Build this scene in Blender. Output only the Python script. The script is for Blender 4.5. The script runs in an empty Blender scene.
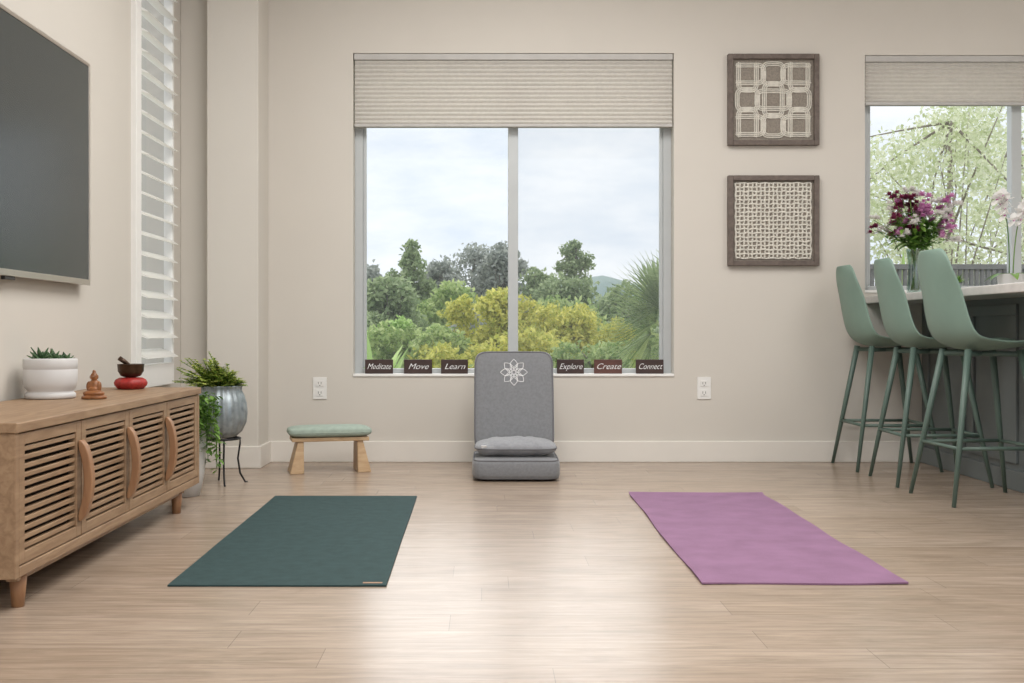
import bpy, math, random
import numpy as np
from mathutils import Vector, Matrix
random.seed(7); rng=np.random.default_rng(7)
S=bpy.context.scene
S.view_settings.view_transform='Standard'
COL=S.collection
pi=math.pi
# ---------------------------------------------------------------- materials
def _nt(name):
    m=bpy.data.materials.new(name); m.use_nodes=True
    nt=m.node_tree; b=nt.nodes['Principled BSDF']; return m,nt,b
def mat(name,c,rough=.6,metal=0,var=.06,scale=12,bump=0,bscale=200,island=False,stretch=(1,1,1),spec=.5,trans=0,sheen=0,c2=None,coat=0):
    m,nt,b=_nt(name); N=nt.nodes; L=nt.links
    tc=N.new('ShaderNodeTexCoord'); mp=N.new('ShaderNodeMapping'); mp.inputs['Scale'].default_value=stretch
    L.new(tc.outputs['Object'],mp.inputs[0])
    rp=N.new('ShaderNodeValToRGB')
    if c2 is None:
        a=[max(0,x*(1-var)) for x in c]; d=[min(1,x*(1+var)) for x in c]
    else: a,d=c,c2
    rp.color_ramp.elements[0].color=(*a,1); rp.color_ramp.elements[1].color=(*d,1)
    if island:
        g=N.new('ShaderNodeNewGeometry'); L.new(g.outputs['Random Per Island'],rp.inputs[0])
    else:
        n=N.new('ShaderNodeTexNoise'); n.inputs['Scale'].default_value=scale; n.inputs['Detail'].default_value=4
        L.new(mp.outputs[0],n.inputs['Vector'])
        rp.color_ramp.elements[0].position=.3; rp.color_ramp.elements[1].position=.7
        L.new(n.outputs[0],rp.inputs[0])
    L.new(rp.outputs[0],b.inputs['Base Color'])
    b.inputs['Roughness'].default_value=rough; b.inputs['Metallic'].default_value=metal
    b.inputs['Specular IOR Level'].default_value=spec
    if sheen: b.inputs['Sheen Weight'].default_value=sheen
    if coat: b.inputs['Coat Weight'].default_value=coat
    if bump:
        n2=N.new('ShaderNodeTexNoise'); n2.inputs['Scale'].default_value=bscale; n2.inputs['Detail'].default_value=3
        L.new(mp.outputs[0],n2.inputs['Vector'])
        bp=N.new('ShaderNodeBump'); bp.inputs['Strength'].default_value=bump; bp.inputs['Distance'].default_value=.002
        L.new(n2.outputs[0],bp.inputs['Height']); L.new(bp.outputs[0],b.inputs['Normal'])
    if trans:
        t=N.new('ShaderNodeBsdfTranslucent'); mx=N.new('ShaderNodeMixShader'); mx.inputs[0].default_value=trans
        L.new(rp.outputs[0],t.inputs[0]); L.new(b.outputs[0],mx.inputs[1]); L.new(t.outputs[0],mx.inputs[2])
        L.new(mx.outputs[0],N['Material Output'].inputs[0])
    return m
def glassmat(name,tint,refl=.04,rough=0.0):
    m=bpy.data.materials.new(name); m.use_nodes=True; nt=m.node_tree; N=nt.nodes; N.clear()
    o=N.new('ShaderNodeOutputMaterial'); t=N.new('ShaderNodeBsdfTransparent'); t.inputs[0].default_value=(*tint,1)
    g=N.new('ShaderNodeBsdfGlossy'); g.inputs['Roughness'].default_value=rough; mx=N.new('ShaderNodeMixShader'); mx.inputs[0].default_value=refl
    nt.links.new(t.outputs[0],mx.inputs[1]); nt.links.new(g.outputs[0],mx.inputs[2]); nt.links.new(mx.outputs[0],o.inputs[0]); return m
def floormat():
    m,nt,b=_nt('oak_plank_floor'); N=nt.nodes; L=nt.links
    tc=N.new('ShaderNodeTexCoord')
    # stagger every plank row by its own random amount
    sx=N.new('ShaderNodeSeparateXYZ'); L.new(tc.outputs['Object'],sx.inputs[0])
    def mth(op,a,b_=None):
        q=N.new('ShaderNodeMath'); q.operation=op
        for i,v in enumerate((a,b_)):
            if v is None: continue
            if isinstance(v,(int,float)): q.inputs[i].default_value=v
            else: L.new(v,q.inputs[i])
        return q.outputs[0]
    RW=.150
    row=mth('FLOOR',mth('DIVIDE',sx.outputs['Y'],RW))
    wn=N.new('ShaderNodeTexWhiteNoise'); wn.noise_dimensions='1D'; L.new(row,wn.inputs['W'])
    xo=mth('ADD',sx.outputs['X'],mth('MULTIPLY',wn.outputs['Value'],1.22*3))
    cb=N.new('ShaderNodeCombineXYZ'); L.new(xo,cb.inputs[0]); L.new(sx.outputs['Y'],cb.inputs[1])
    br=N.new('ShaderNodeTexBrick'); br.offset=0; br.inputs['Scale'].default_value=1
    br.inputs['Brick Width'].default_value=1.22; br.inputs['Row Height'].default_value=RW
    br.inputs['Mortar Size'].default_value=.0010; br.inputs['Mortar Smooth'].default_value=.3
    br.inputs['Color1'].default_value=(.365,.282,.212,1); br.inputs['Color2'].default_value=(.415,.330,.258,1)
    br.inputs['Mortar'].default_value=(.25,.195,.15,1)
    L.new(cb.outputs[0],br.inputs['Vector'])
    def grain(sc,scale,det,dist,lo,hi,a,d):
        mp=N.new('ShaderNodeMapping'); mp.inputs['Scale'].default_value=sc; L.new(cb.outputs[0],mp.inputs[0])
        n=N.new('ShaderNodeTexNoise'); n.inputs['Scale'].default_value=scale; n.inputs['Detail'].default_value=det; n.inputs['Roughness'].default_value=.65
        n.inputs['Distortion'].default_value=dist
        L.new(mp.outputs[0],n.inputs['Vector'])
        rp=N.new('ShaderNodeValToRGB'); rp.color_ramp.elements[0].position=lo; rp.color_ramp.elements[1].position=hi
        rp.color_ramp.elements[0].color=(a,a*.98,a*.96,1); rp.color_ramp.elements[1].color=(d,d,d,1)
        L.new(n.outputs[0],rp.inputs[0]); return n,rp
    n,rp=grain((1.6,24,1),2.2,9,.8,.3,.72,.72,1.13)
    n3,rp3=grain((1.8,5,1),1.6,5,1.2,.35,.65,.88,1.06)
    mx=N.new('ShaderNodeMixRGB'); mx.blend_type='MULTIPLY'; mx.inputs[0].default_value=1
    L.new(br.outputs['Color'],mx.inputs[1]); L.new(rp.outputs[0],mx.inputs[2])
    mx2=N.new('ShaderNodeMixRGB'); mx2.blend_type='MULTIPLY'; mx2.inputs[0].default_value=1
    L.new(mx.outputs[0],mx2.inputs[1]); L.new(rp3.outputs[0],mx2.inputs[2]); L.new(mx2.outputs[0],b.inputs['Base Color'])
    b.inputs['Roughness'].default_value=.27; b.inputs['Specular IOR Level'].default_value=.6
    bp=N.new('ShaderNodeBump'); bp.inputs['Strength'].default_value=.2; bp.inputs['Distance'].default_value=.001
    L.new(n.outputs[0],bp.inputs['Height']); L.new(bp.outputs[0],b.inputs['Normal'])
    return m
def woodmat(name,c,c2,stretch,rough=.5,scale=4):
    m,nt,b=_nt(name); N=nt.nodes; L=nt.links
    tc=N.new('ShaderNodeTexCoord'); mp=N.new('ShaderNodeMapping'); mp.inputs['Scale'].default_value=stretch
    L.new(tc.outputs['Object'],mp.inputs[0])
    n=N.new('ShaderNodeTexNoise'); n.inputs['Scale'].default_value=scale; n.inputs['Detail'].default_value=7; n.inputs['Distortion'].default_value=.8
    L.new(mp.outputs[0],n.inputs['Vector']); rp=N.new('ShaderNodeValToRGB')
    rp.color_ramp.elements[0].position=.32; rp.color_ramp.elements[1].position=.68
    rp.color_ramp.elements[0].color=(*c,1); rp.color_ramp.elements[1].color=(*c2,1)
    L.new(n.outputs[0],rp.inputs[0]); L.new(rp.outputs[0],b.inputs['Base Color']); b.inputs['Roughness'].default_value=rough
    bp=N.new('ShaderNodeBump'); bp.inputs['Strength'].default_value=.15; bp.inputs['Distance'].default_value=.001
    L.new(n.outputs[0],bp.inputs['Height']); L.new(bp.outputs[0],b.inputs['Normal'])
    return m
M={}
M['wall']=mat('wall_paint',(.625,.588,.530),.85,var=.01,scale=3,bump=.08,bscale=150,spec=.2)
M['ceil']=mat('ceiling_paint',(.80,.78,.76),.9,var=.01,spec=.2)
M['trim']=mat('trim_paint',(.73,.69,.63),.5,var=.01)
M['floor']=floormat()
M['alu']=mat('window_aluminium',(.48,.50,.50),.45,.1,var=.02)
M['white']=mat('white_paint',(.84,.83,.80),.45,var=.01)
M['louvre']=mat('louvre_paint',(.92,.91,.88),.45,var=.01,trans=.5)
M['glass']=glassmat('window_glass',(.98,.99,.99),.03)
M['screen']=glassmat('insect_screen',(.90,.90,.90),.02,.5)
M['shade']=mat('shade_fabric',(.74,.71,.66),.9,var=.04,scale=60,trans=.35)
M['shade_rail']=mat('shade_rail',(.48,.465,.44),.6)
M['cab']=woodmat('console_oak',(.24,.145,.080),(.36,.235,.138),(12,1.2,12))
M['cabv']=woodmat('handle_oak',(.28,.14,.07),(.37,.20,.10),(12,12,1.5))
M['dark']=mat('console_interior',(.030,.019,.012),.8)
M['tvf']=mat('tv_bezel',(.55,.50,.45),.3,.8,var=.02)
M['tvs']=mat('tv_screen',(.036,.044,.044),.25,var=.02,spec=.5)
M['tvb']=mat('tv_back',(.03,.03,.03),.5)
M['teal']=mat('mat_teal_rubber',(.036,.066,.067),.85,var=.12,scale=25,bump=.5,bscale=350,spec=.2)
M['purple']=mat('mat_purple_rubber',(.25,.137,.225),.85,var=.10,scale=9,bump=.6,bscale=250,spec=.25)
M['gray']=mat('cushion_grey_fabric',(.20,.205,.215),.95,var=.10,scale=90,bump=.5,bscale=500,sheen=.3)
M['grayl']=mat('pillow_grey_fabric',(.25,.255,.27),.95,var=.12,scale=60,bump=.6,bscale=300,sheen=.3)
M['gray2']=mat('cushion_piping',(.15,.15,.16),.9)
M['emb']=mat('embroidery_white',(.85,.85,.85),.8)
M['sagef']=mat('sage_cushion',(.33,.40,.34),.95,var=.1,scale=40,bump=.4)
M['pine']=woodmat('pine_wood',(.44,.28,.15),(.55,.39,.23),(3,12,12))
M['stool']=mat('stool_shell_sage',(.19,.28,.23),.5,var=.03)
M['stooll']=mat('stool_leg_sage',(.095,.145,.12),.45,var=.03)
M['counter']=mat('counter_quartz',(.66,.63,.60),.25,var=.06,scale=20)
M['island']=mat('island_paint',(.15,.17,.17),.5,var=.02)
M['frame']=woodmat('art_frame_wood',(.10,.078,.065),(.16,.125,.105),(8,8,8),.6)
M['linen']=mat('art_linen',(.25,.22,.185),.95,var=.2,scale=150,bump=.6)
M['cream']=mat('art_paper_cord',(.64,.61,.54),.9,var=.1,scale=60)
M['sign']=mat('sign_board',(.045,.024,.020),.6,var=.2)
M['signr']=mat('sign_board_red',(.10,.040,.03),.6,var=.2)
M['ceram']=mat('white_ceramic',(.60,.59,.58),.4,var=.03)
M['zinc']=mat('zinc_pot',(.30,.34,.36),.35,.5,var=.25,scale=30)
M['iron']=mat('black_iron',(.02,.02,.02),.5,.5)
M['soil']=mat('soil',(.04,.028,.02),.95,var=.4,scale=80)
M['leaf']=mat('leaf_green',(.06,.16,.02),.55,island=True,c2=(.20,.36,.06),trans=.25)
M['leafy']=mat('leaf_yellowgreen',(.22,.33,.04),.55,island=True,c2=(.60,.64,.16),trans=.25)
M['succ']=mat('succulent_green',(.03,.075,.03),.5,island=True,c2=(.08,.15,.06))
M['statue']=mat('carved_golden_wood',(.27,.105,.035),.4,var=.4,scale=40)
M['bronze']=mat('bowl_bronze',(.07,.04,.025),.35,.6,var=.3,scale=50)
M['red']=mat('red_silk',(.34,.022,.018),.5,var=.2,scale=60)
M['plate']=mat('outlet_plate',(.78,.77,.74),.4,var=.01)
M['slot']=mat('outlet_slot',(.12,.11,.10),.5)
M['vase']=glassmat('vase_glass',(.78,.84,.82),.12,.02)
M['pink']=mat('petal_pink',(.50,.14,.38),.6,island=True,c2=(.85,.50,.75),trans=.25)
M['plum']=mat('petal_plum',(.14,.02,.06),.6,island=True,c2=(.38,.07,.16),trans=.2)
M['wpet']=mat('petal_white',(.80,.78,.76),.6,island=True,c2=(.9,.88,.84),trans=.3)
def fol(name,a,b): return mat(name,a,.7,island=True,c2=b,trans=.4,spec=.2)
M['f_dark']=fol('foliage_dark',(.16,.21,.13),(.38,.45,.29))
M['f_grey']=fol('foliage_grey',(.30,.33,.29),(.62,.63,.57))
M['f_mid']=fol('foliage_mid',(.24,.32,.16),(.55,.63,.36))
M['f_yel']=fol('foliage_yellow',(.42,.46,.09),(.95,.88,.28))
M['f_lite']=fol('foliage_bright',(.28,.46,.12),(.68,.84,.36))
M['f_pale']=fol('foliage_pale',(.55,.62,.34),(.97,.97,.80))
M['f_grn']=fol('foliage_leaf_green',(.24,.36,.11),(.68,.76,.36))
M['bark']=mat('bark',(.30,.26,.22),.9,var=.3)
M['ground']=mat('garden_ground',(.14,.18,.08),.95,c2=(.26,.28,.14),scale=.6)
M['hill']=mat('hill_scrub',(.24,.31,.29),.95,c2=(.30,.37,.33),scale=.5)
M['fence']=mat('fence_grey',(.22,.23,.24),.6)
# ---------------------------------------------------------------- builder
def empty(name,loc=(0,0,0),rot=(0,0,0)):
    e=bpy.data.objects.new(name,None); e.location=loc; e.rotation_euler=rot; e.empty_display_size=.1; COL.objects.link(e); return e
class B:
    def __init__(s,name,parent=None,loc=(0,0,0),rot=(0,0,0)):
        s.n=name;s.p=parent;s.l=loc;s.r=rot;s.v=[];s.f=[];s.mi=[];s.sm=[];s.mats=[]
    def _m(s,m):
        m=M[m]
        if m not in s.mats: s.mats.append(m)
        return s.mats.index(m)
    def add(s,vs,fs,m,smooth=False):
        o=len(s.v); k=s._m(m); s.v.extend([tuple(float(c) for c in v) for v in vs])
        for f in fs: s.f.append([i+o for i in f]); s.mi.append(k); s.sm.append(smooth)
    def box(s,x0,x1,y0,y1,z0,z1,m):
        v=[(x,y,z) for x in(x0,x1) for y in(y0,y1) for z in(z0,z1)]
        s.add(v,[(0,1,3,2),(4,6,7,5),(0,4,5,1),(2,3,7,6),(0,2,6,4),(1,5,7,3)],m); return s
    def prism(s,quadA,quadB,m):
        n=len(quadA); s.add(list(quadA)+list(quadB),[list(range(n))[::-1],[n+i for i in range(n)]]+[(i,(i+1)%n,n+(i+1)%n,n+i) for i in range(n)],m); return s
    def tube(s,pts,r,m,seg=10,closed=False):
        P=[Vector(p) for p in pts]; n=len(P); vs=[];fs=[]
        R=r if hasattr(r,'__len__') else [r]*n
        up=None
        for i in range(n):
            if closed: t=(P[(i+1)%n]-P[i-1]).normalized()
            else: t=(P[min(i+1,n-1)]-P[max(i-1,0)]).normalized()
            if up is None:
                up=Vector((0,0,1)) if abs(t.z)<.9 else Vector((1,0,0))
            a=(up-t*up.dot(t)).normalized(); up=a; b=t.cross(a)
            for k in range(seg):
                an=2*pi*k/seg; vs.append(P[i]+(a*math.cos(an)+b*math.sin(an))*R[i])
        for i in range(n if closed else n-1):
            j=(i+1)%n
            for k in range(seg):
                k2=(k+1)%seg; fs.append((i*seg+k,i*seg+k2,j*seg+k2,j*seg+k))
        if not closed:
            fs.append(list(range(seg))[::-1]); fs.append([(n-1)*seg+k for k in range(seg)])
        s.add(vs,fs,m,True); return s
    def lathe(s,prof,m,c=(0,0,0),seg=40,rib=0,nr=0):
        vs=[];fs=[]
        for (r,z) in prof:
            for k in range(seg):
                a=2*pi*k/seg; rr=r*(1+rib*math.cos(nr*a)) if rib else r
                vs.append((c[0]+rr*math.cos(a),c[1]+rr*math.sin(a),c[2]+z))
        for i in range(len(prof)-1):
            for k in range(seg):
                k2=(k+1)%seg; fs.append((i*seg+k,i*seg+k2,(i+1)*seg+k2,(i+1)*seg+k))
        fs.append(list(range(seg))[::-1]); fs.append([(len(prof)-1)*seg+k for k in range(seg)])
        s.add(vs,fs,m,True); return s
    def sq(s,c,a,b,t,m,e1=.4,e2=.25,axis='z',nu=64,nv=24,wr=0):
        f=lambda x,e:math.copysign(abs(x)**e,x)
        vs=[];fs=[]
        for j in range(nv+1):
            v=-pi/2+pi*j/nv
            for i in range(nu):
                u=2*pi*i/nu
                X=a*f(math.cos(v),e1)*f(math.cos(u),e2);Y=b*f(math.cos(v),e1)*f(math.sin(u),e2);Z=t*f(math.sin(v),e1)
                if wr: Z+=wr*math.sin(X*37+1)*math.cos(Y*29)+wr*.7*math.sin(X*71+Y*40)
                if axis=='z': vs.append((c[0]+X,c[1]+Y,c[2]+Z))
                elif axis=='y': vs.append((c[0]+X,c[1]+Z,c[2]-Y))
                else: vs.append((c[0]+Z,c[1]+X,c[2]+Y))
        for j in range(nv):
            for i in range(nu):
                i2=(i+1)%nu; fs.append((j*nu+i,j*nu+i2,(j+1)*nu+i2,(j+1)*nu+i))
        s.add(vs,fs,m,True); return s
    def blade(s,base,d,L,w,m,droop=.3,n=4,fold=0):
        base=Vector(base); d=Vector(d).normalized(); side=d.cross(Vector((0,0,1)))
        if side.length<.1: side=Vector((random.uniform(-1,1),random.uniform(-1,1),0))
        side.normalize(); nn=side.cross(d); vs=[];fs=[]
        for i in range(n+1):
            t=i/n; p=base+d*(L*t)+Vector((0,0,-droop*L*t*t)); ww=w*.5*max(.03,math.sin(pi*(.08+.92*t))**.8 if t<1 else .03)
            vs+= [p-side*ww+nn*(fold*ww),p,p+side*ww+nn*(fold*ww)]
        for i in range(n):
            a=i*3; fs+=[(a,a+1,a+4,a+3),(a+1,a+2,a+5,a+4)]
        s.add(vs,fs,m,True); return s
    def done(s,bevel=0,seg=2,sub=0,solid=0,remesh=0):
        me=bpy.data.meshes.new(s.n); me.from_pydata(s.v,[],s.f)
        for m in s.mats: me.materials.append(m)
        me.polygons.foreach_set('material_index',s.mi); me.polygons.foreach_set('use_smooth',s.sm); me.update()
        o=bpy.data.objects.new(s.n,me); o.location=s.l; o.rotation_euler=s.r; COL.objects.link(o)
        if s.p: o.parent=s.p
        if remesh:
            q=o.modifiers.new('r','REMESH'); q.mode='VOXEL'; q.voxel_size=remesh; q.use_smooth_shade=True
            q=o.modifiers.new('s','SMOOTH'); q.iterations=3
        if solid:
            q=o.modifiers.new('s','SOLIDIFY'); q.thickness=solid; q.offset=0
        if sub:
            q=o.modifiers.new('ss','SUBSURF'); q.levels=sub; q.render_levels=sub
        if bevel:
            q=o.modifiers.new('b','BEVEL'); q.width=bevel; q.segments=seg; q.limit_method='ANGLE'; q.angle_limit=math.radians(40)
        return o
# ---------------------------------------------------------------- room shell
YW=6.21; T=.17; XL=-1.62; XR=4.4; YN=-1.6; H=2.9
A=(-.725,1.038,.470,2.247); C=(2.088,3.83,.93,2.236)
w=B('wall_back')
w.box(XL-T,A[0],YW,YW+T,0,H,'wall'); w.box(A[1],C[0],YW,YW+T,0,H,'wall'); w.box(C[1],XR+T,YW,YW+T,0,H,'wall')
w.box(A[0],A[1],YW,YW+T,0,A[2],'wall'); w.box(A[0],A[1],YW,YW+T,A[3],H,'wall')
w.box(C[0],C[1],YW,YW+T,0,C[2],'wall'); w.box(C[0],C[1],YW,YW+T,C[3],H,'wall'); w.done()
w=B('wall_column'); w.box(-1.46,-1.19,5.93,YW,0,H,'wall').box(XL,-1.46,6.01,YW,0,H,'wall'); w.done(.004)
L0,L1,LZ0,LZ1=5.22,5.80,.50,2.60
w=B('wall_left'); w.box(XL-T,XL,YN,L0,0,H,'wall').box(XL-T,XL,L1,YW,0,H,'wall').box(XL-T,XL,L0,L1,0,LZ0,'wall').box(XL-T,XL,L0,L1,LZ1,H,'wall'); w.done()
B('wall_right').box(XR,XR+T,YN,YW,0,H,'wall').done()
B('floor').box(XL-T,XR+T,YN,YW+T,-.12,0,'floor').done()
B('ceiling').box(XL-T,XR+T,YN,YW+T,H,H+.12,'ceil').done()
bh=.116; bt=.016
w=B('baseboard_back'); w.box(-1.19,2.39,YW-bt,YW,0,bh,'trim'); w.done(.004)
w=B('baseboard_column'); w.box(-1.46-bt,-1.19+bt,5.93-bt,5.93,0,bh,'trim').box(-1.19,-1.19+bt,5.93,YW-bt,0,bh,'trim').box(XL,-1.46-bt,6.01-bt,6.01,0,bh,'trim'); w.done(.004)
B('baseboard_left').box(XL,XL+bt,YN,6.01-bt,0,bh,'trim').done(.004)
# ---------------------------------------------------------------- windows
def window(name,x0,x1,z0,z1,zsh,npl,screen_right=True):
    e=empty(name)
    b=B('frame',e); fy0,fy1=YW+.085,YW+.13; fw=.045
    b.box(x0,x0+fw,fy0,fy1,z0,z1,'alu').box(x1-fw,x1,fy0,fy1,z0,z1,'alu').box(x0+fw,x1-fw,fy0,fy1,z1-fw,z1,'alu').box(x0+fw,x1-fw,fy0,fy1,z0,z0+fw*.9,'alu')
    xm=(x0+x1)/2
    b.box(xm-.028,xm+.028,fy0-.006,fy1+.01,z0+fw*.9,z1-fw,'alu')
    b.box(x0+fw,x0+fw+.018,fy0+.012,fy1,z0+fw,z1-fw,'alu'); b.box(x1-fw-.018,x1-fw,fy0+.012,fy1,z0+fw,z1-fw,'alu')
    b.done(.003)
    B('glass_left',e).box(x0+fw,xm-.028,fy0+.02,fy0+.024,z0+fw*.9,z1-fw,'glass').done()
    B('glass_right',e).box(xm+.028,x1-fw,fy0+.02,fy0+.024,z0+fw*.9,z1-fw,'glass').done()
    if screen_right:
        q=B('insect_screen',e); q.add([(xm+.028,fy1-.005,z0+.04),(x1-fw,fy1-.005,z0+.04),(x1-fw,fy1-.005,z1-fw),(xm+.028,fy1-.005,z1-fw)],[(0,1,2,3)],'screen'); q.done()
    B('sill',e).box(x0,x1,YW-.008,fy0,z0,z0+.014,'white').done(.002)
    s=empty('cellular_shade')
    y0=YW+.012; n=npl; zt=z1-.035; zb=zsh+.014; vs=[];fs=[]
    for i in range(2*n+1):
        z=zt+(zb-zt)*i/(2*n); y=y0+(.0 if i%2 else .009)
        vs+=[(x0+.008,y,z),(x1-.008,y,z)]
    fs=[(2*i,2*i+1,2*i+3,2*i+2) for i in range(2*n)]
    q=B('pleats',s); q.add(vs,fs,'shade')
    vs2=[(x,2*(y0+.018)-y,z) for x,y,z in vs]; q.add(vs2,fs,'shade'); q.done()
    B('head_rail',s).box(x0+.004,x1-.004,YW+.006,YW+.05,z1-.035,z1-.001,'shade_rail').done(.003)
    B('bottom_rail',s).box(x0+.006,x1-.006,YW+.008,YW+.046,zsh,zsh+.016,'shade_rail').done(.003)
window('window_1',*A,1.843,15)
window('window_2',*C,1.963,10,False)
e=empty('window_3')
b=B('shutter_frame',e)
b.box(XL-.02,XL+.025,L0-.05,L0+.03,LZ0-.05,LZ1+.05,'white').box(XL-.02,XL+.025,L1-.03,L1+.0,LZ0-.05,LZ1+.05,'white')
b.box(XL-.02,XL+.025,L0+.03,L1-.03,LZ0-.05,LZ0+.06,'white').box(XL-.02,XL+.025,L0+.03,L1-.03,LZ1-.06,LZ1+.05,'white')
b.done(.003)
b=B('louvres',e); z=LZ0+.11; ca,sa=math.cos(math.radians(24)),math.sin(math.radians(24))
while z<LZ1-.08:
    vs=[];n=12
    for yy in (L0+.032,L1-.032):
        for k in range(n):
            a=2*pi*k/n; px=.052*math.cos(a); pz=.006*math.sin(a)
            vs.append((XL+.008+px*ca-pz*sa,yy,z-px*sa-pz*ca))
    b.add(vs,[(k,(k+1)%n,n+(k+1)%n,n+k) for k in range(n)]+[list(range(n))[::-1],list(range(n,2*n))],'louvre',False); z+=.095
b.done()
B('glass',e).box(XL-.12,XL-.116,L0,L1,LZ0,LZ1,'glass').done()
# ---------------------------------------------------------------- outlets
for X_ in (-.907,1.203):
    b=B('wall_outlet'); z0=.406
    b.box(X_-.037,X_+.037,YW-.006,YW,z0-.06,z0+.06,'plate')
    for dz in (-.026,.026):
        b.box(X_-.02,X_+.02,YW-.009,YW-.006,z0+dz-.017,z0+dz+.017,'plate')
        for dx in(-.009,.006): b.box(X_+dx,X_+dx+.003,YW-.0095,YW-.0088,z0+dz-.005,z0+dz+.008,'slot')
        b.box(X_-.003,X_+.003,YW-.0095,YW-.0088,z0+dz-.013,z0+dz-.008,'slot')
    b.done(.001)
# ---------------------------------------------------------------- wall art
def art(z0,z1,kind):
    x0,x1=1.33,1.829; e=empty('framed_wall_art'); f=.028; y0=YW-.035
    b=B('frame',e)
    b.box(x0,x0+f,y0,YW,z0,z1,'frame').box(x1-f,x1,y0,YW,z0,z1,'frame').box(x0+f,x1-f,y0,YW,z0,z0+f,'frame').box(x0+f,x1-f,y0,YW,z1-f,z1,'frame'); b.done(.003)
    B('linen_backing',e).box(x0+f,x1-f,YW-.014,YW-.002,z0+f,z1-f,'linen').done()
    q=B('paper_cord_relief',e); y=YW-.017; cx,cz=(x0+x1)/2,(z0+z1)/2; h=(x1-x0)/2-f-.016
    if kind==0:
        g=h/4.0; lim=h+.004
        def rrect(xa,xb,za,zb,r,n=6):
            pts=[]
            for (px,pz,a0) in((xb-r,zb-r,0),(xa+r,zb-r,pi/2),(xa+r,za+r,pi),(xb-r,za+r,1.5*pi)):
                for i in range(n+1): a=a0+pi/2*i/n; pts.append((px+r*math.cos(a),pz+r*math.sin(a)))
            return pts
        def loop(xa,xb,za,zb,rr=.62):
            for off in(-.0098,0,.0098):
                r=rr*g+off
                P_=rrect(xa*g-off,xb*g+off,za*g-off,zb*g+off,max(.004,r)); P_.append(P_[0]); D=[]
                for a,c in zip(P_[:-1],P_[1:]):
                    k=max(1,int(math.hypot(c[0]-a[0],c[1]-a[1])/.008))
                    for i in range(k): D.append((a[0]+(c[0]-a[0])*i/k,a[1]+(c[1]-a[1])*i/k))
                D.append(D[0]); run=[]
                for p in D:
                    if abs(p[0])<=lim and abs(p[1])<=lim: run.append((cx+p[0],y-random.uniform(0,.001),cz+p[1]))
                    else:
                        if len(run)>2: q.tube(run,.0038,'cream',6)
                        run=[]
                if len(run)>2: q.tube(run,.0038,'cream',6)
        # interlocking square knots: overlapping rounded squares on a lattice
        for i in(-1,0,1):
            for j in(-1,0,1):
                c0,c1=i*2.75,j*2.75
                if (i+j)%2==0: loop(c0-1.75,c0+1.75,c1-.95,c1+.95); loop(c0-.95,c0+.95,c1-1.75,c1+1.75)
                else: loop(c0-1.1,c0+1.1,c1-1.1,c1+1.1)
    else:
        n=19
        for i in range(n):
            o=-h+2*h*i/(n-1)
            for ax in(0,1):
                pts=[]
                for k in range(40):
                    t=-h+2*h*k/39; j=o+.0022*math.sin(k*1.1+i*2.3)+random.uniform(-.0014,.0014)
                    pts.append((cx+(t if ax else j),y,cz+(j if ax else t)))
                q.tube(pts,[random.uniform(.0042,.0062) for _ in pts],'cream',6)
    q.done()
art(1.736,2.236,0); art(1.077,1.571,1)
# ---------------------------------------------------------------- window signs
def sign(x0,x1,txt,m):
    e=empty('word_sign_'+txt.lower()); zb=A[2]+.0142; zt=zb+.078; y0=YW+.022
    B('board',e).box(x0,x1,y0,y0+.02,zb,zt,m).done(.002)
    cu=bpy.data.curves.new('t','FONT'); cu.body=txt; cu.size=.050; cu.shear=.4; cu.align_x='CENTER'; cu.align_y='CENTER'; cu.extrude=.0006; cu.offset=-.0004
    o=bpy.data.objects.new('t',cu); COL.objects.link(o); bpy.context.view_layer.update()
    me=bpy.data.meshes.new_from_object(o.evaluated_get(bpy.context.evaluated_depsgraph_get())); bpy.data.objects.remove(o)
    me.materials.clear(); me.materials.append(M['emb'])
    t=bpy.data.objects.new('lettering',me); COL.objects.link(t); t.parent=e
    wd=max(v.co.x for v in me.vertices)-min(v.co.x for v in me.vertices); sc=min(1,(x1-x0-.022)/wd)
    t.scale=(sc,.9,1); t.location=((x0+x1)/2,y0-.001,(zb+zt)/2); t.rotation_euler=(pi/2,0,0)
for x0,x1,tx,m in((-.662,-.508,'Meditate','sign'),(-.447,-.292,'Move','sign'),(-.243,-.094,'Learn','sign'),(.397,.546,'Explore','sign'),(.602,.756,'Create','signr'),(.833,.985,'Connect','sign')):
    sign(x0,x1,tx,m)
# ---------------------------------------------------------------- TV
e=empty('wall_television')
ty0,ty1,tz0,tz1=2.93,4.51,.90,1.783; tx=-1.575
B('housing',e).box(XL+.012,tx-.004,ty0+.01,ty1-.01,tz0+.01,tz1-.01,'tvb').done(.004)
b=B('bezel',e); f=.014
b.box(tx-.012,tx,ty0,ty0+f,tz0,tz1,'tvf').box(tx-.012,tx,ty1-f,ty1,tz0,tz1,'tvf').box(tx-.012,tx,ty0+f,ty1-f,tz1-f,tz1,'tvf').box(tx-.012,tx,ty0+f,ty1-f,tz0,tz0+f*1.6,'tvf'); b.done(.001)
B('screen',e).box(tx-.01,tx-.003,ty0+f,ty1-f,tz0+f*1.6,tz1-f,'tvs').done()
B('wall_bracket',e).box(XL,XL+.012,3.4,4.0,1.1,1.6,'tvb').done()
B('infrared_sensor',e).box(tx-.02,tx-.004,3.72,3.80,tz0-.012,tz0,'tvb').done(.002)
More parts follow.
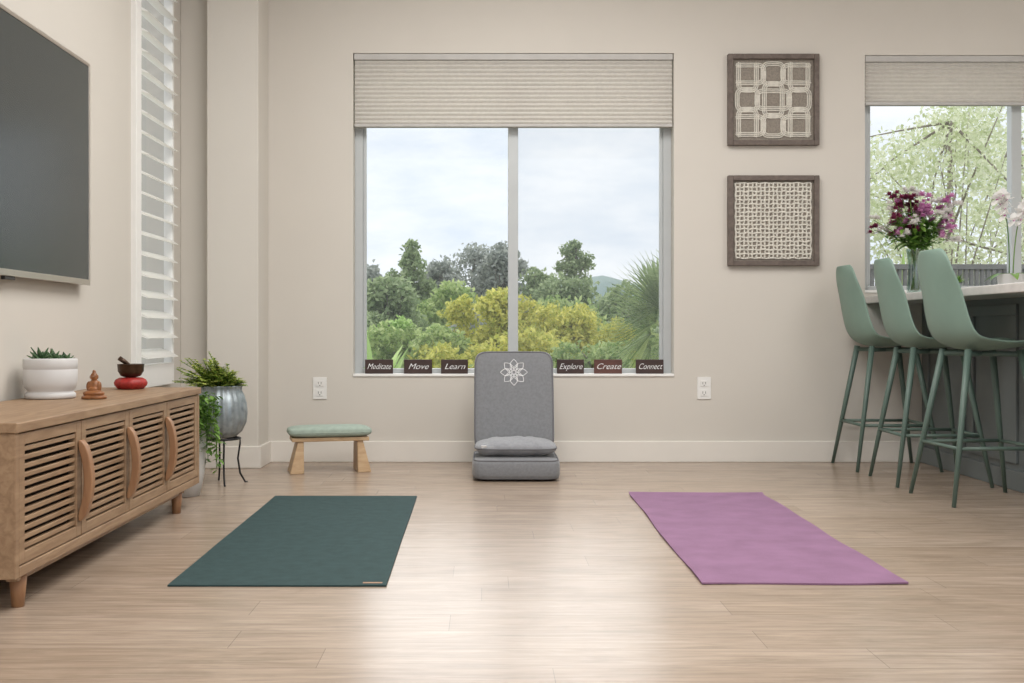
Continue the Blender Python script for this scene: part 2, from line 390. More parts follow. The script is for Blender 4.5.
# ---------------------------------------------------------------- media console
e=empty('slatted_media_console')
cx0,cx1=XL+.02,-1.18; cy0,cy1=2.84,4.67; cz0,cz1=.09,.485
b=B('carcass',e)
b.box(cx0,cx1+.006,cy0-.006,cy1+.006,cz1-.026,cz1,'cab')
b.box(cx0,cx1,cy0,cy0+.024,cz0,cz1-.026,'cab').box(cx0,cx1,cy1-.024,cy1,cz0,cz1-.026,'cab')
b.box(cx0,cx1,cy0+.024,cy1-.024,cz0,cz0+.028,'cab')
b.done(.003)
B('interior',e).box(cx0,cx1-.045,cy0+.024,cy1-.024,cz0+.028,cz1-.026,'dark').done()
dw=(cy1-cy0-.048)/4
for i in range(4):
    y0=cy0+.024+i*dw+.003; y1=y0+dw-.006; z0=cz0+.031; z1=cz1-.030
    b=B('slatted_door_%d'%(i+1),e); st=.036; xa,xb=cx1-.026,cx1-.002
    b.box(xa,xb,y0,y0+st,z0,z1,'cab').box(xa,xb,y1-st,y1,z0,z1,'cab').box(xa,xb,y0+st,y1-st,z0,z0+.03,'cab').box(xa,xb,y0+st,y1-st,z1-.03,z1,'cab')
    n=12; pz=(z1-z0-.06)/n
    for k in range(n):
        zc=z0+.03+pz*(k+.5); b.box(xa+.006,xb-.004,y0+st,y1-st,zc-pz*.27,zc+pz*.27,'cab')
    b.done(.0015)
for i in (1,2,3):
    yy=cy0+.024+i*dw-.018
    b=B('curved_handle_%d'%i,e); n=14
    vs=[];fs=[]
    for k in range(n+1):
        t=k/n; z=.165+.235*t; o=.032*math.sin(pi*t)**.6 if 0<t<1 else 0
        xo=cx1+.002+o; xi=xo-.001 if k in(0,n) else cx1+max(0,o-.016)
        vs+=[(xi,yy-.016,z),(xo+.006,yy-.016,z),(xo+.006,yy+.016,z),(xi,yy+.016,z)]
    for k in range(n):
        a=4*k
        for j in range(4): fs.append((a+j,a+(j+1)%4,a+4+(j+1)%4,a+4+j))
    fs+=[(3,2,1,0),(4*n,4*n+1,4*n+2,4*n+3)]
    b.add(vs,fs,'cabv'); b.done(.004,3)
k=1
for yy in(cy0+.10,cy1-.22):
    for xx in(cx1-.035,cx0+.04):
        B('leg_%d'%k,e).lathe([(.016,0),(.023,cz0)],'cabv',(xx,yy,0),20).done(); k+=1
B('base_rail',e).box(cx1-.05,cx1-.02,cy0+.06,cy1-.16,cz0-.018,cz0,'cab').done(.002)
# ---------------------------------------------------------------- things on console
zt=cz1
e=empty('succulent_planter'); c=(-1.50,3.90,zt)
B('pot',e).lathe([(.066,0),(.080,.001),(.084,.005),(.084,.017),(.080,.020),(.076,.023),(.077,.028),(.085,.038),(.089,.055),(.0895,.100),(.0885,.1015),(.0895,.103),(.0895,.134),(.086,.139),(.082,.135),(.080,.11)],'ceram',c,48).done()
B('soil',e).lathe([(.079,.118),(.0785,.121)],'soil',c,32).done()
b=B('succulents',e)
for (dx,dy,r) in((-.02,-.03,.055),(.03,-.035,.040),(.0,.03,.045),(-.045,.03,.035),(.045,.02,.035)):
    for k in range(16):
        a=k*2.4; el=.35+.95*k/16
        b.blade((c[0]+dx,c[1]+dy,zt+.118),(math.cos(a)*math.cos(el),math.sin(a)*math.cos(el),math.sin(el)),r*random.uniform(.9,1.3),.018,'succ',0,3,.4)
b.done(solid=.003)
b=B('seated_buddha_figurine'); x,y=-1.335,3.86
b.sq((x,y,zt+.006),.042,.034,.006,'statue',.4,.9)
b.sq((x,y-.004,zt+.020),.036,.026,.011,'statue',.9,.9,nu=32,nv=16)
b.sq((x,y+.002,zt+.042),.020,.016,.025,'statue',.9,.9,nu=32,nv=16)
b.sq((x-.018,y-.002,zt+.043),.008,.009,.018,'statue',1,1,nu=20,nv=12); b.sq((x+.018,y-.002,zt+.043),.008,.009,.018,'statue',1,1,nu=20,nv=12)
b.sq((x,y-.014,zt+.034),.016,.008,.007,'statue',1,1,nu=20,nv=12)
b.sq((x,y,zt+.076),.0125,.013,.0155,'statue',1,1,nu=24,nv=16)
b.sq((x,y-.012,zt+.075),.003,.004,.004,'statue',1,1,nu=10,nv=8)
b.sq((x-.013,y,zt+.075),.002,.004,.007,'statue',1,1,nu=10,nv=8); b.sq((x+.013,y,zt+.075),.002,.004,.007,'statue',1,1,nu=10,nv=8)
b.sq((x,y,zt+.093),.006,.006,.007,'statue',1,1,nu=14,nv=10)
b.done(remesh=.0016)
e=empty('singing_bowl'); c=(-1.42,4.53,zt)
B('red_cushion',e).lathe([(.02,0),(.050,.002),(.063,.016),(.066,.026),(.060,.038),(.045,.046),(.02,.047)],'red',c,40,.03,10).done()
B('bowl',e).lathe([(.018,.047),(.038,.053),(.050,.072),(.052,.098),(.054,.100),(.050,.101),(.048,.074),(.034,.058),(.01,.056)],'bronze',c,40).done()
B('mallet',e).tube([(c[0]-.040,c[1]-.02,zt+.125),(c[0]-.02,c[1]-.005,zt+.108),(c[0]+.02,c[1]+.01,zt+.070)],[.010,.009,.006],'bronze').done()
# ---------------------------------------------------------------- yoga mats
def ymat(name,x0,x1,y0,y1,m,wav,curl,shear):
    nx,ny=30,80; vs=[];fs=[]
    for lay in(0,1):
        for j in range(ny+1):
            for i in range(nx+1):
                u=i/nx; v=j/ny
                x=x0+(x1-x0)*u+wav*.6*math.sin(v*9+1)*(1 if u in(0,1) else .6)+shear*v; y=y0+(y1-y0)*v+wav*.9*math.sin(u*7)
                z=.0055 if lay else .0008
                z+=wav*.6*(1+math.sin(v*21+u*3))*max(0,abs(u-.5)*2-.6)*1.0
                if v>.97: z+=curl*((v-.97)/.03)**2
                vs.append((x,y,z))
    n1=(nx+1)*(ny+1)
    for j in range(ny):
        for i in range(nx):
            a=j*(nx+1)+i; fs.append((a,a+nx+1,a+nx+2,a+1)); fs.append((n1+a,n1+a+1,n1+a+nx+2,n1+a+nx+1))
    for j in range(ny):
        a,c=j*(nx+1),(j+1)*(nx+1); fs.append((a,n1+a,n1+c,c)); a+=nx;c+=nx; fs.append((a,c,n1+c,n1+a))
    for i in range(nx):
        fs.append((i,i+1,n1+i+1,n1+i)); a=ny*(nx+1)+i; fs.append((a,n1+a,n1+a+1,a+1))
    b=B(name); b.add(vs,fs,m); return b
b=ymat('yoga_mat',-.890,-.277,3.165,4.89,'teal',.001,.0,-.017)
b.box(-.345,-.290,3.185,3.20,.0056,.0062,'cabv'); b.done()
ymat('yoga_mat',.609,1.194,3.19,4.94,'purple',.006,.008,.022).done()
# ---------------------------------------------------------------- meditation floor chair
e=empty('meditation_floor_chair',(.150,5.62,0))
def piping(b,a,c,z,e2,r=.0045,n=80,axis='z',m='gray2'):
    f=lambda x,q:math.copysign(abs(x)**q,x); pts=[]
    for i in range(n):
        u=2*pi*i/n; X_=a*f(math.cos(u),e2); Y_=c*f(math.sin(u),e2)
        pts.append((X_,Y_,z) if axis=='z' else (X_,z,Y_))
    b.tube(pts,r,m,8,True)
b=B('seat_cushion',e); b.sq((0,0,.056),.212,.245,.055,'gray',.35,.22)
piping(b,.203,.236,.098,.22); piping(b,.203,.236,.016,.22); b.done()
b=B('small_pillow',e,(0,-.05,.150)); b.sq((0,0,0),.198,.150,.046,'grayl',.95,.40,wr=.0035)
piping(b,.199,.150,.0,.42,.0035,m='gray2'); b.done()
B('pillow_label',e,(-.155,-.188,.162),(math.radians(25),0,0)).box(-.014,.014,-.001,.001,-.007,.007,'emb').done()
bp=empty('backrest_group'); bp.parent=e; bp.location=(0,.245,.35); bp.rotation_euler=(-math.radians(15),0,0)
b=B('backrest',bp); b.sq((0,0,0),.207,.268,.040,'gray',.35,.22,axis='y')
piping(b,.199,.26,-.029,.22,axis='y'); piping(b,.199,.26,.029,.22,axis='y'); b.done()
b=B('lotus_embroidery',bp); zc=.150; yy=-.0402
def petal(a,r0,L,wd,r):
    pts=[]
    for i in range(28):
        t=i/28; s_=t*2 if t<.5 else 2-2*t; v=wd*math.sin(pi*s_**.8)*(1 if t<.5 else -1); u=r0+(L-r0)*s_
        pts.append((u*math.cos(a)-v*math.sin(a),yy,zc+u*math.sin(a)+v*math.cos(a)))
    b.tube(pts,r,'emb',6,True)
for k in range(8):
    petal(k*pi/4,.020,.070,.019,.0015); petal((k+.5)*pi/4,.012,.044,.009,.0011)
pts=[(.010*math.cos(2*pi*i/20),yy,zc+.010*math.sin(2*pi*i/20)) for i in range(20)]; b.tube(pts,.0014,'emb',6,True); b.done()
# ---------------------------------------------------------------- meditation bench
e=empty('meditation_bench',(-.80,5.80,0),(0,0,math.radians(14)))
B('top_board',e).box(-.195,.195,-.085,.085,.160,.180,'pine').done(.004)
for k,sx in enumerate((-1,1)):
    b=B('leg_%d'%(k+1),e)
    q1=[(sx*.135,-.075,.16),(sx*.165,-.075,.16),(sx*.205,-.095,0),(sx*.135,-.095,0)]
    q2=[(x_,-y_,z_) for x_,y_,z_ in q1]; b.prism(q1,q2,'pine'); b.done(.004)
b=B('sage_seat_pad',e); b.sq((0,0,.208),.212,.105,.029,'sagef',.6,.3); piping(b,.21,.104,.205,.3,.003,m='sagef'); b.done()
# ---------------------------------------------------------------- potted plants
e=empty('potted_plant_on_stand'); cx,cy=-1.235,5.30
b=B('wire_stand',e)
b.tube([(cx+.085*math.cos(2*pi*i/32),cy+.085*math.sin(2*pi*i/32),.215) for i in range(32)],.005,'iron',8,True)
b.tube([(cx+.05*math.cos(2*pi*i/32),cy+.05*math.sin(2*pi*i/32),.215) for i in range(32)],.004,'iron',8,True)
for k in range(4):
    a=k*pi/2+.35; co,si=math.cos(a),math.sin(a)
    b.tube([(cx+.05*co,cy+.05*si,.215),(cx+.085*co,cy+.085*si,.213),(cx+.085*co,cy+.085*si,.19),(cx+.075*co,cy+.075*si,.12),(cx+.085*co,cy+.085*si,.05),(cx+.11*co,cy+.11*si,.006),(cx+.12*co,cy+.12*si,.008)],.0045,'iron',8)
b.done()
B('ribbed_pot',e).lathe([(.045,.221),(.064,.224),(.095,.25),(.113,.29),(.118,.335),(.114,.38),(.102,.42),(.092,.440),(.094,.457),(.098,.462),(.092,.464),(.086,.45),(.084,.43)],'zinc',(cx,cy,0),128,.018,20).done()
B('soil',e).lathe([(.083,.436),(.082,.440)],'soil',(cx,cy,0),24).done()
b=B('foliage',e)
for k in range(120):
    a=random.uniform(0,2*pi); el=random.uniform(.40,1.5); L=random.uniform(.13,.215)*(1-.22*math.cos(a)); lean=Vector((-.28,-.05,.1))
    d=(Vector((math.cos(a)*math.cos(el),math.sin(a)*math.cos(el),math.sin(el)))+lean).normalized()
    p0=Vector((cx+random.uniform(-.06,.05),cy+random.uniform(-.055,.055),.438)); 
    pts=[p0+d*L*t+Vector((0,0,-.05*t*t)) for t in(0,.33,.66,1)]
    b.tube(pts,.0014,'leaf',5)
    sd=d.cross(Vector((0,0,1))); sd=sd.normalized() if sd.length>.05 else Vector((1,0,0))
    for j in range(11):
        t=.2+.8*j/10; q=p0+d*(L*t)+Vector((0,0,-.05*t*t))
        for sg in(-1,1):
            b.blade(q,sd*sg+d*.5+Vector((0,0,random.uniform(-.2,.4))),random.uniform(.025,.040)*(1.2-.5*t),.015,'leafy' if random.random()<.8 else 'leaf',.3,2,.2)
b.done()
e=empty('trailing_potted_plant'); cx,cy=-1.31,4.93
B('pot',e).lathe([(.05,0),(.065,.002),(.085,.10),(.092,.20),(.092,.29),(.096,.292),(.096,.305),(.088,.305),(.086,.28)],'ceram',(cx,cy,0),40).done()
B('soil',e).lathe([(.086,.282),(.085,.287)],'soil',(cx,cy,0),24).done()
b=B('trailing_foliage',e)
for k in range(30):
    a=random.uniform(-1.6,1.6); R=random.uniform(.09,.155); hh=random.uniform(.05,.18); dr=random.uniform(.04,.24)
    pts=[]
    for i in range(9):
        t=i/8; r=R*min(1,t*1.6); z=.285+hh*math.sin(min(1,t*1.5)*pi*.6)-dr*max(0,t-.4)**1.4*2
        pts.append(Vector((cx+r*math.cos(a),cy+r*math.sin(a)*.9,max(.03,z))))
    b.tube(pts,.0016,'leaf',5)
    for j in range(22):
        q=pts[random.randint(2,8)]+Vector((random.uniform(-.012,.012),random.uniform(-.012,.012),random.uniform(-.015,.015))); aa=random.uniform(0,2*pi)
        b.blade(q,(math.cos(aa),math.sin(aa),random.uniform(-.6,.5)),random.uniform(.02,.038),.019,'leaf',.3,3,.2)
b.done()
# ---------------------------------------------------------------- kitchen island
e=empty('kitchen_island')
B('countertop',e).box(2.09,3.25,3.2,YW-.002,.870,.908,'counter').done(.004)
b=B('base_cabinet',e); b.box(2.40,3.20,3.35,YW-.002,0,.870,'island')
for i in range(5):
    y0=3.40+i*.56; y1=y0+.50
    b.box(2.386,2.40,y0,y1,.12,.17,'island').box(2.386,2.40,y0,y1,.79,.84,'island').box(2.386,2.40,y0,y0+.05,.17,.79,'island').box(2.386,2.40,y1-.05,y1,.17,.79,'island')
b.box(2.384,2.40,3.35,YW-.002,0,.09,'island'); b.done(.003)
# ---------------------------------------------------------------- bar stools
def stool(x,y,rot):
    e=empty('bar_stool',(x,y,0),(0,0,rot))
    prof=[(.225,.648,.150),(.205,.660,.185),(.14,.655,.205),(.04,.642,.212),(-.06,.640,.212),(-.125,.655,.210),(-.165,.690,.205),(-.188,.745,.196),(-.205,.82,.186),(-.220,.90,.174),(-.233,.98,.158),(-.240,1.035,.135),(-.243,1.062,.095)]
    nw=12; vs=[];fs=[]
    for i,(px,pz,hw) in enumerate(prof):
        a=prof[max(i-1,0)]; c=prof[min(i+1,len(prof)-1)]; tx_,tz_=c[0]-a[0],c[1]-a[1]; l=math.hypot(tx_,tz_); nx,nz=tz_/l,-tx_/l
        k=.030 if i<4 else (.045 if i<6 else .05)
        if i>=10: k=.03
        for j in range(nw+1):
            s=-1+2*j/nw; q=k*abs(s)**2.2
            vs.append((px+nx*q,s*hw,pz+nz*q))
    for i in range(len(prof)-1):
        for j in range(nw):
            a=i*(nw+1)+j; fs.append((a,a+1,a+nw+2,a+nw+1))
    b=B('moulded_shell',e); b.add(vs,fs,'stool',True); b.done(solid=.012,sub=2)
    b=B('legs',e)
    T_=[(sx*.11,sy*.115,.640) for sx,sy in((-1,-1),(1,-1),(1,1),(-1,1))]; F=[(sx*.215,sy*.205,.0) for sx,sy in((-1,-1),(1,-1),(1,1),(-1,1))]
    for t,f_ in zip(T_,F): b.tube([t,tuple((t[i]+f_[i])/2 for i in range(3)),f_],[.015,.0125,.0085],'stooll',12)
    b.done()
    def at(i,z): t=Vector(T_[i]);f_=Vector(F[i]); return t+(f_-t)*((.640-z)/.640)
    b=B('foot_rail',e)
    for i in range(4): b.tube([at(i,.235),at((i+1)%4,.235)],.008,'stooll',10)
    b.done()
    b=B('under_seat_frame',e)
    for i,j in((0,2),(1,3)): b.tube([at(i,.622),at(j,.622)],.011,'stooll',10)
    b.done()
stool(2.11,5.955,math.radians(0)); stool(2.115,5.385,math.radians(-2)); stool(2.11,4.81,math.radians(3))
# ---------------------------------------------------------------- flowers on counter
zc=.908
e=empty('flower_vase'); vx,vy=2.20,5.78
B('glass_vase',e).lathe([(.03,0),(.040,.002),(.042,.03),(.036,.09),(.034,.15),(.043,.225),(.046,.232),(.043,.232),(.031,.15),(.033,.09),(.038,.03),(.03,.008)],'vase',(vx,vy,zc),40).done()
b=B('bouquet',e)
def bloom(b,c,r,m,n=14):
    for k in range(n):
        a=k*2.4; el=-.1+1.5*k/n
        b.blade(c,(math.cos(a)*math.cos(el),math.sin(a)*math.cos(el),math.sin(el)),r,r*.6,m,.1,3,.3)
for k in range(54):
    a=random.uniform(0,2*pi); sp=random.uniform(.02,.23); hh=random.uniform(.34,.54)-sp*.35
    p0=Vector((vx+.02*math.cos(a+3),vy+.02*math.sin(a+3),zc+.02)); p1=Vector((vx+.02*math.cos(a),vy+.02*math.sin(a),zc+.23)); p2=Vector((vx+sp*math.cos(a),vy+sp*.6*math.sin(a),zc+hh))
    b.tube([p0,p1,(p1+p2)/2+Vector((0,0,.02)),p2],.002,'leaf',5)
    if p2.x>vx+.01: m='pink' if random.random()<.85 else 'wpet'
    else: m='plum' if random.random()<.6 else ('pink' if random.random()<.4 else 'wpet')
    for t in range(4): bloom(b,p2+Vector((random.uniform(-.022,.022),random.uniform(-.018,.018),random.uniform(-.018,.018))),random.uniform(.018,.032),m)
    for j in range(6):
        aa=random.uniform(0,2*pi); q=p1+(p2-p1)*random.uniform(.1,.75)
        b.blade(q,(math.cos(aa),math.sin(aa),random.uniform(-.2,.9)),random.uniform(.06,.10),.022,'leaf',.3,3,.2)
b.done()
e=empty('white_orchid'); ox,oy=2.70,5.80
B('orchid_pot',e).lathe([(.035,0),(.045,.002),(.062,.05),(.068,.10),(.070,.103),(.064,.103),(.060,.09)],'ceram',(ox,oy,zc),36).done()
B('moss',e).lathe([(.06,.088),(.058,.095)],'soil',(ox,oy,zc),24).done()
b=B('orchid_plant',e)
for k in range(6):
    a=k*1.05+.3; b.blade((ox,oy,zc+.09),(math.cos(a),math.sin(a),.5),.15,.045,'leaf',.6,6,.3)
for sx in(-1,1):
    pts=[Vector((ox+sx*(.01+.10*t*t),oy-.04*t,zc+.09+.40*math.sin(t*pi*.56))) for t in [i/12 for i in range(13)]]
    b.tube(pts,.003,'leaf',6)
    for j in range(5,13):
        c=pts[j]+Vector((random.uniform(-.025,.025),-.02,random.uniform(-.015,.02)))
        for k in range(5):
            a=k*2*pi/5+pi/2; b.blade(c,(math.cos(a),-.25,math.sin(a)),.044,.042,'wpet',.02,4,.15)
        b.sq(c+Vector((0,-.006,0)),.006,.005,.006,'pink',1,1,nu=10,nv=8)
b.done()
e=empty('small_potted_herb'); hx,hy=2.43,5.85
B('pot',e).lathe([(.025,0),(.030,.002),(.036,.055),(.038,.06),(.034,.06),(.032,.05)],'zinc',(hx,hy,zc),30).done()
b=B('herb',e)
for k in range(40):
    a=random.uniform(0,2*pi); el=random.uniform(.5,1.4); b.blade((hx+random.uniform(-.02,.02),hy+random.uniform(-.02,.02),zc+.05),(math.cos(a)*math.cos(el),math.sin(a)*math.cos(el),math.sin(el)),random.uniform(.05,.09),.014,'leaf',.3,3,.2)
b.done()
# ---------------------------------------------------------------- unseen ceiling fill lights, added to brighten the room
def fill_panel(x,y,sx,sy,en):
    e=empty('ceiling_fill_light')
    b=B('housing',e); b.box(x-sx/2-.03,x+sx/2+.03,y-sy/2-.03,y+sy/2+.03,H-.03,H,'white'); b.done(.004)  # invented casing above the added fill light
    L=bpy.data.lights.new('ceiling_fill_lamp','AREA'); L.shape='RECTANGLE'; L.size=sx; L.size_y=sy; L.energy=en; L.color=(1,.99,.975)
    o=bpy.data.objects.new('fill_lamp',L); o.location=(x,y,H-.035); COL.objects.link(o); o.parent=e
fill_panel(.2,4.3,1.5,1.5,62); fill_panel(.3,1.6,1.8,1.5,78); fill_panel(3.0,3.6,1.2,1.6,43)
# ---------------------------------------------------------------- outdoors
TL=empty('garden_tree_line')
def bushmesh(name,clusters,n,ls,mt,trunk=None,branches=0,parent=None,inner=.25):
    tot=sum(c[3]*c[5] for c in clusters); vs_all=[]
    for c in clusters:
        k=int(n*(c[3]*c[5])/tot)
        d=rng.normal(size=(k,3)); d/=np.linalg.norm(d,axis=1)[:,None]
        ph=c[0]*3+c[2]*5
        r=rng.uniform(inner,1.0,(k,1))**.6*(1+.22*np.sin(d[:,:1]*6+ph)*np.cos(d[:,2:]*7+ph)+rng.normal(size=(k,1))*.12)
        p=np.array(c[:3])+d*r*np.array(c[3:6])
        a=rng.normal(size=(k,3)); a/=np.linalg.norm(a,axis=1)[:,None]
        q=rng.normal(size=(k,3)); bb=np.cross(a,q); bb/=np.linalg.norm(bb,axis=1)[:,None]
        s=ls*rng.uniform(.6,1.3,(k,1))
        vs_all.append(np.stack([p-a*s*.5,p-bb*s*.25,p+a*s*.5,p+bb*s*.25],1).reshape(-1,3))
    v=np.concatenate(vs_all); nq=len(v)//4
    o=B(name,parent)
    if trunk:
        x,y,z0,z1,r=trunk
        pts=[(x+.1*math.sin(i*1.3)*r*8,y,z0+(z1-z0)*i/6) for i in range(7)]
        o.tube(pts,[r*(1.2-.12*i) for i in range(7)],'bark',8)
        for k in range(branches):
            c=random.choice(clusters); e_=Vector(c[:3])+Vector((random.uniform(-.7,.7)*c[3],random.uniform(-.7,.7)*c[4],random.uniform(0,.8)*c[5]))
            s_=Vector(pts[random.randint(2,6)]); md=(s_+e_)/2+Vector((random.uniform(-.1,.1),0,random.uniform(0,.25)*c[5]))
            o.tube([s_,md,e_],[r*.36,r*.2,r*.06],'bark',6)
    k0=len(o.v); mi=o._m(mt)
    o.v.extend(map(tuple,v.tolist())); idx=(np.arange(nq*4).reshape(-1,4)+k0).tolist(); o.f.extend(idx); o.mi.extend([mi]*nq); o.sm.extend([False]*nq)
    o.done()
G=-4.0
B('garden_ground').box(-60,60,YW+T+.05,90,G-.3,G,'ground').done()
b=B('distant_hill'); n=60; vs=[];fs=[]
for j in range(12):
    for i in range(n+1):
        x=-60+120*i/n; hgt=3.0+1.5*math.exp(-((x-6.5)/5)**2)+1.0*math.exp(-((x+18)/10)**2)+.25*math.sin(x*.9)
        vs.append((x,56+j*3.0,G+(hgt-G)*math.sin(min(1,j/7)*pi/2)))
for j in range(11):
    for i in range(n): a=j*(n+1)+i; fs.append((a,a+1,a+n+2,a+n+1))
b.add(vs,fs,'hill',True); b.done()
def tree(x,y,ztop,w,h,mt,n,ls,br=14,nc=18,parent=None,cs=.17,tr=1.0):
    cl=[]; zc_=ztop-h*.5
    for k in range(nc):
        a=random.uniform(0,2*pi); el=random.uniform(-.9,1.45); rr=random.uniform(.45,.80)
        s_=w*cs*random.uniform(.8,1.3)
        cl.append((x+w*.5*rr*math.cos(a)*math.cos(el),y+w*.4*rr*math.sin(a)*math.cos(el),min(ztop-s_*.9,zc_+h*.5*rr*math.sin(el)),s_,s_,s_*.85))
    cl.append((x,y,zc_,w*.28,w*.25,h*.3))
    bushmesh('tree',cl,n,ls,mt,(x,y,G,ztop-h*.2,(.05+.010*h)*tr),br,parent)
# trees behind the garden: (x, y, crown top z, crown width, crown height, colour, leaves)
for x,y,zt_,w_,h_,mt,n in(
 (-2.7,26,2.5,1.7,2.6,'f_grey',4000),(-1.75,27,3.1,1.3,2.6,'f_mid',4200),(-1.15,28,2.7,1.3,2.4,'f_grey',3800),
 (-.35,30,3.3,2.4,3.0,'f_grey',4500),(.45,29,3.3,1.7,2.8,'f_grey',4200),(1.25,28,2.4,1.7,2.8,'f_mid',5000),
 (2.45,31,3.3,1.2,1.6,'f_mid',2000),(1.9,26,2.1,2.3,2.8,'f_mid',7500),(3.55,22,1.75,1.9,2.8,'f_mid',7500),(4.3,24,2.4,2.2,3.2,'f_mid',6500),
 (2.55,20,1.65,2.0,2.4,'f_mid',7500),(-1.75,20,1.75,2.0,2.4,'f_mid',7500),(-.75,22,1.75,2.2,2.6,'f_grn',8000),(.30,20,1.6,1.8,2.2,'f_grey',6500),
 (-3.6,24,2.8,2.2,3.0,'f_dark',4000),(5.6,25,2.8,2.2,3.2,'f_dark',4000),(1.1,19,1.5,1.8,2.2,'f_grn',7000),(-2.4,19,1.7,1.6,2.4,'f_mid',6000)):
    tree(x,y,zt_,w_,h_,mt,n,.13,12,22,TL,.15)
for x,y,zt_,w_,h_,mt,n in(
 (-.05,12,1.20,1.0,1.1,'f_yel',13000),(-.62,11,.90,.95,1.1,'f_grn',9000),(-1.02,11.5,.92,.7,1.0,'f_lite',5000),
 (.72,13,1.12,1.1,1.1,'f_yel',10000),(1.18,12,1.02,1.0,1.1,'f_yel',9000),(.36,11,.72,1.1,.8,'f_yel',8000),
 (1.85,14,1.10,1.1,1.3,'f_grn',8000),(-.35,10.5,.70,.8,.8,'f_yel',6000),(-1.9,12,1.1,1.2,1.2,'f_mid',6000),(2.7,12,1.1,1.2,1.3,'f_mid',6000),(1.0,10.6,.60,.9,.7,'f_grn',6000)):
    cl=[(x+random.uniform(-.42,.42)*w_,y+random.uniform(-.35,.35),zt_-h_*random.uniform(.16,.85),w_*.2,w_*.2,w_*.17) for k in range(15)]
    bushmesh('shrub',cl,n,.065,mt,(x,y,G,zt_-h_*.4,.05),8,TL)
bushmesh('hedge',[(x_,15.6+random.uniform(-.4,.4),-.75+random.uniform(-.2,.2),1.1,.8,1.1) for x_ in np.arange(-6,12,1.0)],30000,.12,'f_mid',parent=TL)
bushmesh('low_hedge',[(x_,9.9+random.uniform(-.2,.2),-.35+random.uniform(-.1,.1),.6,.4,.6) for x_ in np.arange(-3,5,.5)],26000,.08,'f_grn',parent=TL)
def fan(b,c,d,R,m,n=24,span=2.5,nrm=(.15,-1,.25)):
    c=Vector(c); d=Vector(d).normalized(); side=d.cross(Vector(nrm)).normalized()
    for k in range(n):
        a=-span/2+span*k/(n-1); q=(d*math.cos(a)+side*math.sin(a)).normalized()
        b.blade(c,q,R*(1-.15*abs(a)/span*2),.026,m,.12,5,.2)
b=B('fan_palm',TL); px_,py_,pz_=1.47,8.6,.66
b.tube([(px_,py_,G),(px_+.05,py_,-1.5),(px_,py_,pz_)],[.16,.14,.11],'bark',12)
for k in range(16):
    a=random.uniform(0,2*pi); el=random.uniform(-.3,1.25); L=random.uniform(.3,.50)
    d=Vector((math.cos(a)*math.cos(el),math.sin(a)*math.cos(el)*.8,math.sin(el)))
    c=Vector((px_,py_,pz_))+d*L; b.tube([(px_,py_,pz_),c],.009,'f_mid',5); fan(b,c,d+Vector((0,0,-.1)),random.uniform(.4,.5),'f_mid')
for d in((-1,-.2,.75),(-1,-.2,.2),(-1,-.1,-.3),(-.5,-.3,1.0)):
    d=Vector(d).normalized(); c=Vector((px_,py_,pz_))+d*.22; b.tube([(px_,py_,pz_),c],.010,'f_grn',5); fan(b,c,d,.48,'f_grn',30)
b.done()
b=B('banana_plant',TL); bx,by=-1.02,9.6
for k in range(12):
    a=random.uniform(0,2*pi); b.blade((bx,by,-.5+.03*k),(math.cos(a)*.35,math.sin(a)*.35,1),random.uniform(.9,1.3),.15,'f_lite',.2,8,.35)
b.tube([(bx,by,G),(bx,by,-.4)],.09,'f_lite',10); b.done()
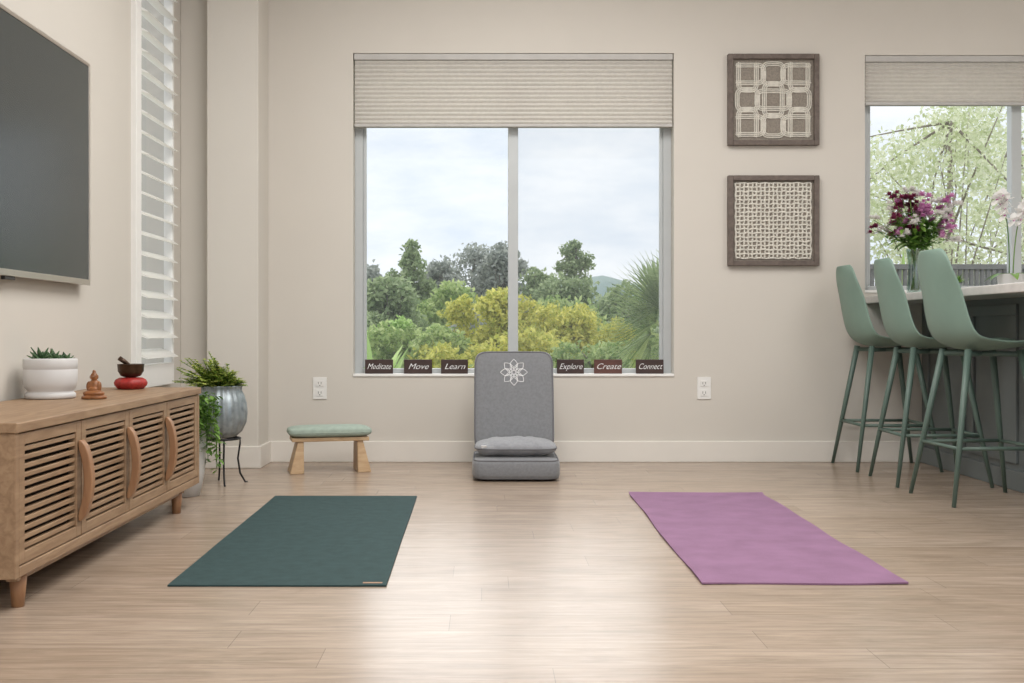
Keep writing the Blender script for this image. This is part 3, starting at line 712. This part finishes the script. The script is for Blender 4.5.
# trees seen through the kitchen window
tree(4.5,11.0,3.4,3.4,3.2,'f_pale',11000,.060,30,34,TL,.10,.5)
tree(6.3,13.5,3.9,3.8,4.2,'f_pale',12000,.072,30,34,TL,.10,.5)
tree(3.7,14.5,2.2,2.8,2.6,'f_grn',8000,.08,20,20,TL,.13,.5)
b=B('agave',TL)
for k in range(44):
    a=random.uniform(0,2*pi); el=random.uniform(.4,1.45); b.blade((3.05,8.2,.45),(math.cos(a)*math.cos(el),math.sin(a)*math.cos(el),math.sin(el)),random.uniform(.8,1.1),.055,'f_lite',.15,6,.3)
b.tube([(3.05,8.2,G),(3.05,8.2,.5)],.1,'bark',10); b.done()
b=B('garden_fence')
x_=2.0
while x_<4.6: b.box(x_,x_+.02,6.95,6.98,-.4,1.10,'fence'); x_+=.034
b.box(2.0,4.6,6.93,7.0,1.10,1.13,'fence').box(2.0,4.6,6.98,7.0,.2,.26,'fence')
for x_ in(2.0,3.3,4.55): b.box(x_,x_+.06,6.99,7.05,G,1.10,'fence')
b.done()
# ---------------------------------------------------------------- world: overcast sky
wd=bpy.data.worlds.new('overcast_sky'); S.world=wd; wd.use_nodes=True; nt=wd.node_tree; N=nt.nodes; L=nt.links
bg=N['Background']; tc=N.new('ShaderNodeTexCoord'); mp=N.new('ShaderNodeMapping'); mp.inputs['Scale'].default_value=(1,1,3.0)
L.new(tc.outputs['Generated'],mp.inputs[0]); n=N.new('ShaderNodeTexNoise'); n.inputs['Scale'].default_value=5.0; n.inputs['Detail'].default_value=6; n.inputs['Roughness'].default_value=.6
L.new(mp.outputs[0],n.inputs['Vector']); rp=N.new('ShaderNodeValToRGB'); rp.color_ramp.elements[0].position=.36; rp.color_ramp.elements[1].position=.62
rp.color_ramp.elements[0].color=(.57,.62,.69,1); rp.color_ramp.elements[1].color=(.73,.745,.77,1)
L.new(n.outputs[0],rp.inputs[0]); L.new(rp.outputs[0],bg.inputs[0]); bg.inputs[1].default_value=1.5
# hazy sun behind thin cloud, high on the garden side
sun=bpy.data.lights.new('hazy_sun','SUN'); sun.energy=2.3; sun.angle=math.radians(75); sun.color=(1,.985,.965)
o=bpy.data.objects.new('hazy_sun',sun); o.rotation_euler=(math.radians(-48),0,math.radians(4)); o.location=(0,20,20); COL.objects.link(o)
# ---------------------------------------------------------------- camera
cam=bpy.data.cameras.new('camera'); cam.sensor_width=36; cam.lens=36*1130/1024; cam.shift_x=27/1024; cam.shift_y=-9.5/1024; cam.clip_end=300
o=bpy.data.objects.new('camera',cam); o.location=(0,0,.714); o.rotation_euler=(pi/2,0,0); COL.objects.link(o); S.camera=o
